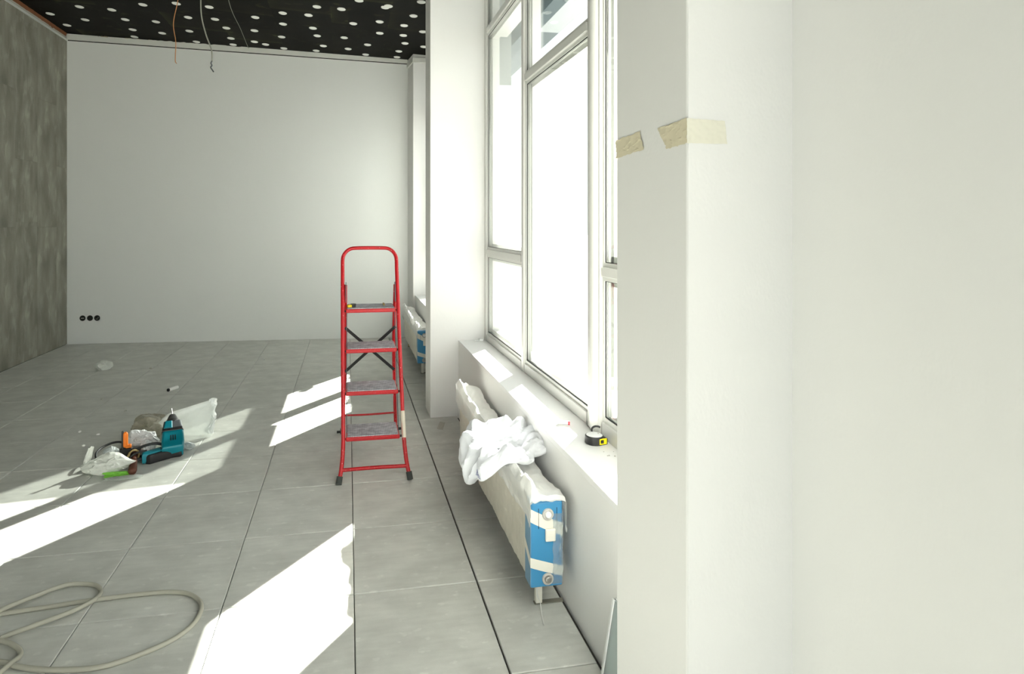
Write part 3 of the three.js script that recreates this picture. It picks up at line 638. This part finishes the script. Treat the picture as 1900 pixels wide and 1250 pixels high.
// ---------------------------------------------------------------- masking tape on the near column
{
  const piece = (name, label, f, m, nu, nv) => { const g = sheet(nu, nv, f, 0.5); return single(name, label, 'tape', g, m, 'torn masking tape on the near column'); };
  const x = COL_FACE - 0.0012;
  piece('masking_tape', 'torn cream masking tape on the near column, the shorter piece nearer the window', (u, v) => {
    const z = -1.133 + u * 0.100 + 0.014 * (1 - v) * u + 0.004 * fbm(v * 6, 1, 2, 3), y = 1.4585 + 0.037 * v + 0.004 * u + 0.003 * fbm(u * 5, v, 7, 3);
    return [x - 0.0013 * Math.pow(ridge(u * 1.6, v * 2.6, 3), 6) - 0.0004 * noise(u * 8, v * 8, 1), y, z];
  }, M.masking, 40, 24);
  const t = thing('masking_tape', 'longer cream masking tape folded round the corner edge of the near column', 'tape', [0, 0, 0], 0, 'torn masking tape on the near column');
  part(t, 'side_flap', sheet(40, 24, (u, v) => {
    const z = -0.968 + 0.018 * (1 - v) * (1 - u) * 1.6 + 0.004 * fbm(v * 6, 4, 2, 3) * (1 - u) + u * 0.0915 - (1 - v) * (1 - u) * 0.0, y = 1.4545 + 0.0415 * v - 0.002 * (1 - u) + 0.002 * fbm(u * 5, v, 1, 3);
    return [x - 0.0014 * Math.pow(ridge(u * 1.7 + 4, v * 2.4, 6), 6) - 0.0003 * noise(u * 8, v * 8, 4), y, Math.min(z, -0.8765)];
  }, 0.5), M.masking);
  part(t, 'front_flap', sheet(40, 16, (u, v) => [x + u * 0.074 - 0.004 * v * u + 0.0015 * fbm(v * 7, 3, 3, 3) * u, 1.4545 + 0.0415 * v - 0.003 * u * v + 0.0012 * fbm(u * 4, v, 8, 3), -0.8768 + 0.0003 * noise(u * 6, v * 5, 8)], 0), M.masking2);
}

// ---------------------------------------------------------------- sheet of glass leaning on the breast wall
{
  const t = thing('glass_sheet', 'thin glass sheet with a pale edge leaning against the wall below the window sill', 'glass sheet', [0.725, 0, -1.33]);
  const g = rbox(-0.003, 0.003, 0, 0.262, -0.20, 0.20, 0.001, 1); g.rotateZ(-0.165); g.translate(-0.022, 0.001, 0);
  part(t, 'glass', g, phys({ color: lin(0.80, 0.88, 0.88), roughness: 0.05, transmission: 0.7, thickness: 0, ior: 1.5 }));
  const e = join(rbox(-0.0065, -0.0025, 0, 0.262, -0.208, -0.199, 0.001, 1), rbox(0.0025, 0.0065, 0, 0.262, -0.208, -0.199, 0.001, 1)); e.rotateZ(-0.165); e.translate(-0.022, 0.001, 0);
  part(t, 'edge_tape', e, M.capWhite);
  const d = rbox(-0.0025, 0.0025, 0, 0.262, -0.204, -0.2, 0.001, 1); d.rotateZ(-0.165); d.translate(-0.022, 0.001, 0);
  part(t, 'edge_gap', d, M.greyPlastic);
}

// ---------------------------------------------------------------- cable lying on the floor in the foreground
{
  const r = 0.0075;
  const A = [[-1.52, -1.93], [-1.30, -2.06], [-1.154, -2.168], [-1.084, -2.226], [-1.004, -2.297], [-0.943, -2.303], [-0.899, -2.283], [-0.870, -2.2405], [-0.874, -2.185], [-0.918, -2.120], [-1.009, -2.073], [-1.084, -2.0365], [-1.040, -2.010], [-0.996, -1.975], [-0.985, -1.951], [-0.989, -1.912], [-0.994, -1.868], [-1.02, -1.82], [-1.10, -1.74], [-1.25, -1.70]];
  const up = [0, 0, 2.2, 2.2, 1, 0, 0, 0, 1, 2.1, 1.5, 0.5, 0.4, 0, 0, 1.2, 2.2, 1.2, 0, 0];
  const B = [[-1.50, -2.10], [-1.30, -2.15], [-1.157, -2.174], [-1.095, -2.180], [-0.999, -2.189], [-0.867, -2.201], [-0.7286, -2.207], [-0.619, -2.2006], [-0.555, -2.1775], [-0.5086, -2.128], [-0.4943, -2.083], [-0.5005, -2.0166], [-0.5413, -1.953], [-0.6266, -1.898], [-0.7196, -1.864], [-0.824, -1.869], [-0.9035, -1.885], [-0.973, -1.9095], [-1.031, -1.936], [-1.15, -1.95], [-1.40, -1.90]];
  const t = thing('power_cable', 'thick beige cable lying in loose loops on the tiled floor in the foreground', 'cable');
  part(t, 'cable_loop', tube(A.map(([x, z], i) => [x, r + up[i] * r, z]), r, 240, 10), M.hose);
  part(t, 'cable_loop', tube(B.map(([x, z]) => [x, r, z]), r, 240, 10), M.hose);
}

// ---------------------------------------------------------------- the drill and the things heaped round it
{
  const t = thing('power_drill', 'teal and black corded rotary drill lying on its side among plastic bags', 'drill', [-0.985, 0, -3.505], 0.285);
  const ext = (pts, depth, bevel, y0) => { const s = new THREE.Shape(pts.map(([x, z]) => new THREE.Vector2(x, -z))); const g = new THREE.ExtrudeGeometry(s, { depth: depth - 2 * bevel, bevelEnabled: true, bevelThickness: bevel, bevelSize: bevel * 0.8, bevelSegments: 3, curveSegments: 6 }); g.rotateX(-Math.PI / 2); g.translate(0, y0 + bevel, 0); return g; };
  const TILT = 0.42, up = (g) => { g.scale(0.98, 0.85, 0.85); g.rotateX(TILT); return g; };
  const housing = part(t, 'motor_housing', up(ext([[-0.044, 0.0], [0.044, -0.004], [0.05, -0.05], [0.047, -0.15], [-0.042, -0.15], [-0.046, -0.06]], 0.098, 0.016, 0.002)), M.teal);
  part(housing, 'vent', up(join(...[0, 1, 2].map((k) => rbox(-0.012 + k * 0.012, -0.006 + k * 0.012, 0.097, 0.1015, -0.10, -0.05, 0.001, 1)))), M.black);
  part(housing, 'side_rib', up(rbox(0.046, 0.054, 0.025, 0.075, -0.13, 0.0, 0.003, 2)), M.teal);
  part(t, 'collar', up(ext([[-0.047, -0.150], [0.050, -0.150], [0.049, -0.166], [-0.046, -0.166]], 0.102, 0.012, 0.004)), M.black);
  part(t, 'gear_housing', up(ext([[-0.043, -0.164], [0.045, -0.164], [0.036, -0.232], [-0.034, -0.232]], 0.096, 0.018, 0.008)), M.greyPlastic);
  part(t, 'gear_cover', up(ext([[-0.041, -0.168], [-0.006, -0.168], [-0.006, -0.226], [-0.033, -0.226]], 0.05, 0.008, 0.062)), M.teal);
  const chuck = new THREE.LatheGeometry([[0, 0.112], [0.012, 0.112], [0.021, 0.102], [0.031, 0.066], [0.037, 0.044], [0.041, 0.036], [0.044, 0.0]].map((q) => new THREE.Vector2(...q)), 24); chuck.rotateX(-Math.PI / 2); chuck.translate(0.002, 0.062, -0.228);
  part(t, 'chuck', up(chuck), M.black);
  part(t, 'drill_bit', up(rod([0.002, 0.064, -0.33], [-0.003, 0.076, -0.395], 0.0030, 10)), M.steel);
  // grip: black pad round the butt and along the handle, teal on its upper side
  part(t, 'butt_pad', ext([[-0.05, 0.012], [0.038, 0.012], [0.046, -0.002], [0.046, -0.03], [-0.03, -0.022]], 0.072, 0.014, 0.0), M.black);
  part(t, 'handle', ext([[-0.04, -0.030], [-0.03, 0.004], [-0.115, 0.042], [-0.142, 0.046], [-0.144, 0.020], [-0.112, 0.010]], 0.058, 0.014, 0.004), M.teal);
  part(t, 'handle_grip', ext([[-0.02, 0.020], [-0.03, 0.002], [-0.108, 0.033], [-0.124, 0.049], [-0.112, 0.056]], 0.052, 0.013, 0.0), M.black);
  part(t, 'cord_sleeve', tube([[-0.140, 0.032, 0.034], [-0.175, 0.030, 0.045], [-0.20, 0.022, 0.050]], 0.0095, 14, 10), M.black);
  const upright = V(0, 1, 0), here = (x, y, z) => V(x + 0.985, y, z + 3.505).applyAxisAngle(upright, -0.285).toArray();   // from the room's axes to the drill's
  part(t, 'cord', tube([[-0.19, 0.024, 0.048], here(-1.235, 0.018, -3.37), here(-1.28, 0.02, -3.39), here(-1.345, 0.04, -3.42), here(-1.361, 0.058, -3.44), here(-1.376, 0.06, -3.507), here(-1.363, 0.064, -3.568), here(-1.328, 0.068, -3.603), here(-1.282, 0.068, -3.595), here(-1.24, 0.05, -3.56), here(-1.21, 0.03, -3.52)], 0.0060, 130, 8), M.cord);
  part(t, 'cord', tube([here(-1.20, 0.05, -3.44), here(-1.15, 0.075, -3.47), here(-1.08, 0.085, -3.50), here(-1.03, 0.06, -3.53)], 0.0075, 60, 8), M.cord);
  part(t, 'cord', tube([here(-1.185, 0.045, -3.40), here(-1.15, 0.065, -3.42), here(-1.10, 0.07, -3.44)], 0.0055, 40, 8), M.cord);
}
{
  const t = thing('plastic_bag', 'white plastic bag with an upright handle loop lying beside the black drill cord', 'bag', [-1.270, 0, -3.345], 0.2);
  const f = facets(4.6, 26, 0.74);
  part(t, 'bag_body', lump(34, (d) => {
    const r = f(d); let x = d.x * r * 0.130, y = (d.y * r * 0.72 + 0.50) * 0.078, z = d.z * r * 0.080;
    y *= 1 - 0.30 * smooth(0.03, 0.13, x) + 0.10 * smooth(-0.02, -0.1, x);
    return [x, Math.max(0.002, y), z];
  }, 0.35), M.bagDull);
  part(t, 'handle_loop', sheet(10, 20, (u, v) => {
    const w = 0.034 - 0.008 * v;
    return [-0.098 + 0.022 * v + (u - 0.5) * w, 0.052 + 0.082 * v + 0.004 * noise(u * 3, v * 3, 2), -0.012 - 0.02 * v + 0.010 * Math.sin(u * 5 + v * 2) + 0.004 * noise(u * 4, v * 5, 7)];
  }, 0.5), M.bagDull);
}
single('plastic_bag', 'shiny grey crumpled plastic bag between the white bag and the orange tool', 'bag', crumple(0.062, 0.075, 0.05, 3.3).translate(-1.295, 0, -3.49), M.bagGrey);
single('plastic_bag', 'white crumpled plastic bag behind the orange tool, topmost of the heap', 'bag', crumple(0.125, 0.115, 0.07, 6.1, 0.42, 1.7, 24).rotateY(-0.2).translate(-1.215, 0.0, -3.66), M.bagWhite);
single('plastic_bag', 'small white plastic bag wad beside the drill cord', 'bag', crumple(0.055, 0.085, 0.05, 8.4, 0.35, 1.4, 18).translate(-1.135, 0.0, -3.555), M.bagWhite);
single('plastic_bag', 'dusty brownish see-through bag heaped behind the drill', 'bag', crumple(0.165, 0.14, 0.15, 9.7, 0.4, 1.5, 26).translate(-1.185, 0, -3.89), M.bagDusty);
single('plastic_scrap', 'grey plastic scrap poking out on the far side of the drill', 'scrap', crumple(0.045, 0.035, 0.05, 12.2, 0.4, 1.6, 12).translate(-0.935, 0, -3.63), M.bagGrey);
single('plastic_scrap', 'bright green plastic scrap under the edge of the white bag', 'scrap', crumple(0.085, 0.026, 0.03, 14.5, 0.5, 2.0, 16).rotateY(0.1).translate(-1.195, 0, -3.285), M.green);
single('plastic_scrap', 'clear plastic scrap with a pale edge in front of the green scrap', 'scrap', crumple(0.11, 0.016, 0.03, 16.5, 0.5, 2.4, 16).rotateY(0.05).translate(-1.16, 0, -3.245), M.bagClear);
// clear bag standing open
{
  const t = thing('plastic_bag', 'large clear plastic bag standing upright behind the drill', 'bag', [-0.985, 0, -3.80], 0.06);
  const face = (s, off) => sheet(50, 40, (u, v) => {
    const x = -0.185 + 0.335 * u, topY = (0.118 + 0.100 * u) * (0.80 + 0.20 * smooth(0, 0.22, u));
    const y = v * topY, belly = Math.sin(u * Math.PI) * 0.03 * (1 - 0.6 * v) + 0.012 * (1 - u);
    return [x + 0.012 * (v - 0.5) * u, Math.max(0.002, y + 0.002), off + s * belly + 0.006 * fbm(u * 3, v * 3, off * 9 + 2, 3) - v * 0.035 - 0.015 * (1 - u)];
  }, 0.6);
  part(t, 'front_sheet', face(1, 0.012), M.bagClear);
  part(t, 'back_sheet', face(-1, -0.012), M.bagClear);
  part(t, 'crinkled_edge', sheet(28, 70, (u, v) => {
    const a = u * 2 * Math.PI, w = 0.013 + 0.010 * smooth(0.72, 1, v) + 0.006 * noise(v * 3.2, 2, 3);
    const k = 1 + 0.45 * noise(Math.cos(a) * 1.2, v * 2.6, Math.sin(a) * 1.2) + 0.25 * (ridge(Math.cos(a) * 1.3, v * 4 + u, Math.sin(a) * 1.3) - 0.5);
    return [0.150 + 0.012 * noise(v * 2.4, 5, 1) - 0.010 * (1 - v) + Math.cos(a) * w * k * 1.1, 0.018 + v * 0.205 + (v > 0.99 ? 0.004 * noise(u * 3, 1, 2) : 0), -v * 0.035 + Math.sin(a) * w * k];
  }, 0.7), M.bagFold);
}
// orange tool standing in the heap
{
  const t = thing('hand_tool', 'orange and black hand tool standing upright in the drill heap', 'tool', [-1.232, 0, -3.50], 0.2);
  const grip = new THREE.CapsuleGeometry(0.0135, 0.062, 5, 14); grip.scale(1, 1, 0.85); grip.translate(0, 0.115, 0);
  part(t, 'orange_grip', grip, M.orange);
  part(t, 'orange_trigger', rbox(0.0, 0.03, 0.068, 0.088, -0.010, 0.010, 0.005, 2), M.orange);
  part(t, 'black_back', rbox(-0.019, -0.008, 0.05, 0.165, -0.008, 0.008, 0.004, 2), M.black);
  part(t, 'black_foot', rbox(-0.028, 0.035, 0.0, 0.068, -0.016, 0.016, 0.006, 2), M.black);
  part(t, 'bar', rbox(-0.03, 0.16, 0.006, 0.018, -0.006, 0.006, 0.002, 1), M.black);
}
{
  const t = thing('hammer', 'dark wooden hammer handle sticking out of the front of the drill heap', 'hammer', [-1.120, 0, -3.275], 0.26);
  const pts = [[0.0, 0.0], [0.019, 0.002], [0.0215, 0.02], [0.020, 0.06], [0.016, 0.14], [0.012, 0.24], [0.011, 0.27]];
  const h = new THREE.LatheGeometry(pts.map((q) => new THREE.Vector2(...q)), 18); h.rotateX(-Math.PI / 2); h.scale(1, 0.85, 1); h.rotateX(0.10); h.translate(0, 0.0195, 0);
  part(t, 'handle', h, M.wood);
  part(t, 'hammer_head', join(rbox(-0.045, 0.03, 0.033, 0.059, -0.288, -0.258, 0.004, 2), rbox(0.03, 0.062, 0.040, 0.054, -0.284, -0.262, 0.003, 1)), M.greyPlastic);
}
{
  const t = thing('tape_roll', 'roll of tan tape half buried beside the orange tool', 'tape roll', [-1.175, 0.002, -3.455], 0.5);
  const g = new THREE.LatheGeometry([[0.020, 0], [0.030, 0], [0.030, 0.034], [0.020, 0.034], [0.020, 0]].map((q) => new THREE.Vector2(...q)), 26); g.rotateX(1.15); g.translate(0, 0.034, -0.01);
  part(t, 'tape', g, M.tan);
  const c = new THREE.LatheGeometry([[0.0185, 0], [0.0202, 0], [0.0202, 0.035], [0.0185, 0.035], [0.0185, 0]].map((q) => new THREE.Vector2(...q)), 26); c.rotateX(1.15); c.translate(0, 0.034, -0.01);
  part(t, 'core', c, M.wood);
}

// ---------------------------------------------------------------- litter on the floor
{
  const t = thing('plastic_tube', 'short white plastic tube with a dark end lying on the floor', 'tube', [-1.383, 0.0135, -4.92]);
  part(t, 'tube_body', rod([-0.036, 0, 0], [0.05, 0, 0], 0.0135, 16), M.plaster);
  part(t, 'dark_end', rod([-0.046, 0, 0], [-0.036, 0, 0], 0.0125, 16), M.black);
  t.rotation.y = Math.atan2(0.083, 0.05);
}
single('plastic_scrap', 'crumpled clear plastic wad on the floor towards the concrete-look wall', 'scrap', crumple(0.085, 0.095, 0.055, 21.3, 0.6, 1.8, 18).rotateY(0.2).translate(-2.20, 0, -5.73), M.bagDull);
single('paper_scrap', 'pale torn paper scrap on the floor beside the far column', 'paper', sheet(8, 8, (u, v) => { const a = [0.566 + 0.034 * u, -3.690 + 0.020 * u], b = [0.606 + 0.034 * u, -3.825 + 0.024 * u]; return [a[0] + (b[0] - a[0]) * v, 0.002 + 0.003 * Math.abs(noise(u * 2, v * 2, 4)), a[1] + (b[1] - a[1]) * v]; }, 0), M.greyPaper);
{
  const crumbs = [[-1.684, -4.019, 'white plaster crumb on the floor behind the white bag, left of two'], [-1.549, -3.948, 'white plaster crumb on the floor behind the white bag, right of two'], [-1.555, -3.761, 'white plaster crumb nearest the black drill cord'], [-1.5546, -4.419, 'grey plaster crumb near the white tube'], [-0.808, -5.89, 'white plaster crumb alone on the tiles left of the ladder'], [-1.79, -5.69, 'grey plaster crumb beyond the clear plastic wad'], [-1.84, -4.75, 'grey plaster crumb on the floor left of the white tube']];
  for (const [x, z, label] of crumbs) single('plaster_crumb', label, 'crumb', new THREE.DodecahedronGeometry(0.008 + 0.003 * rnd()).scale(1.2, 0.6, 0.9).rotateY(rnd() * 6).translate(x, 0.0055, z), label.startsWith('white') ? M.plaster : M.greyPaper, 'plaster crumbs on the floor');
}

scene.traverse((o) => { delete o.userData.partNames; });
renderer.render(scene, camera);
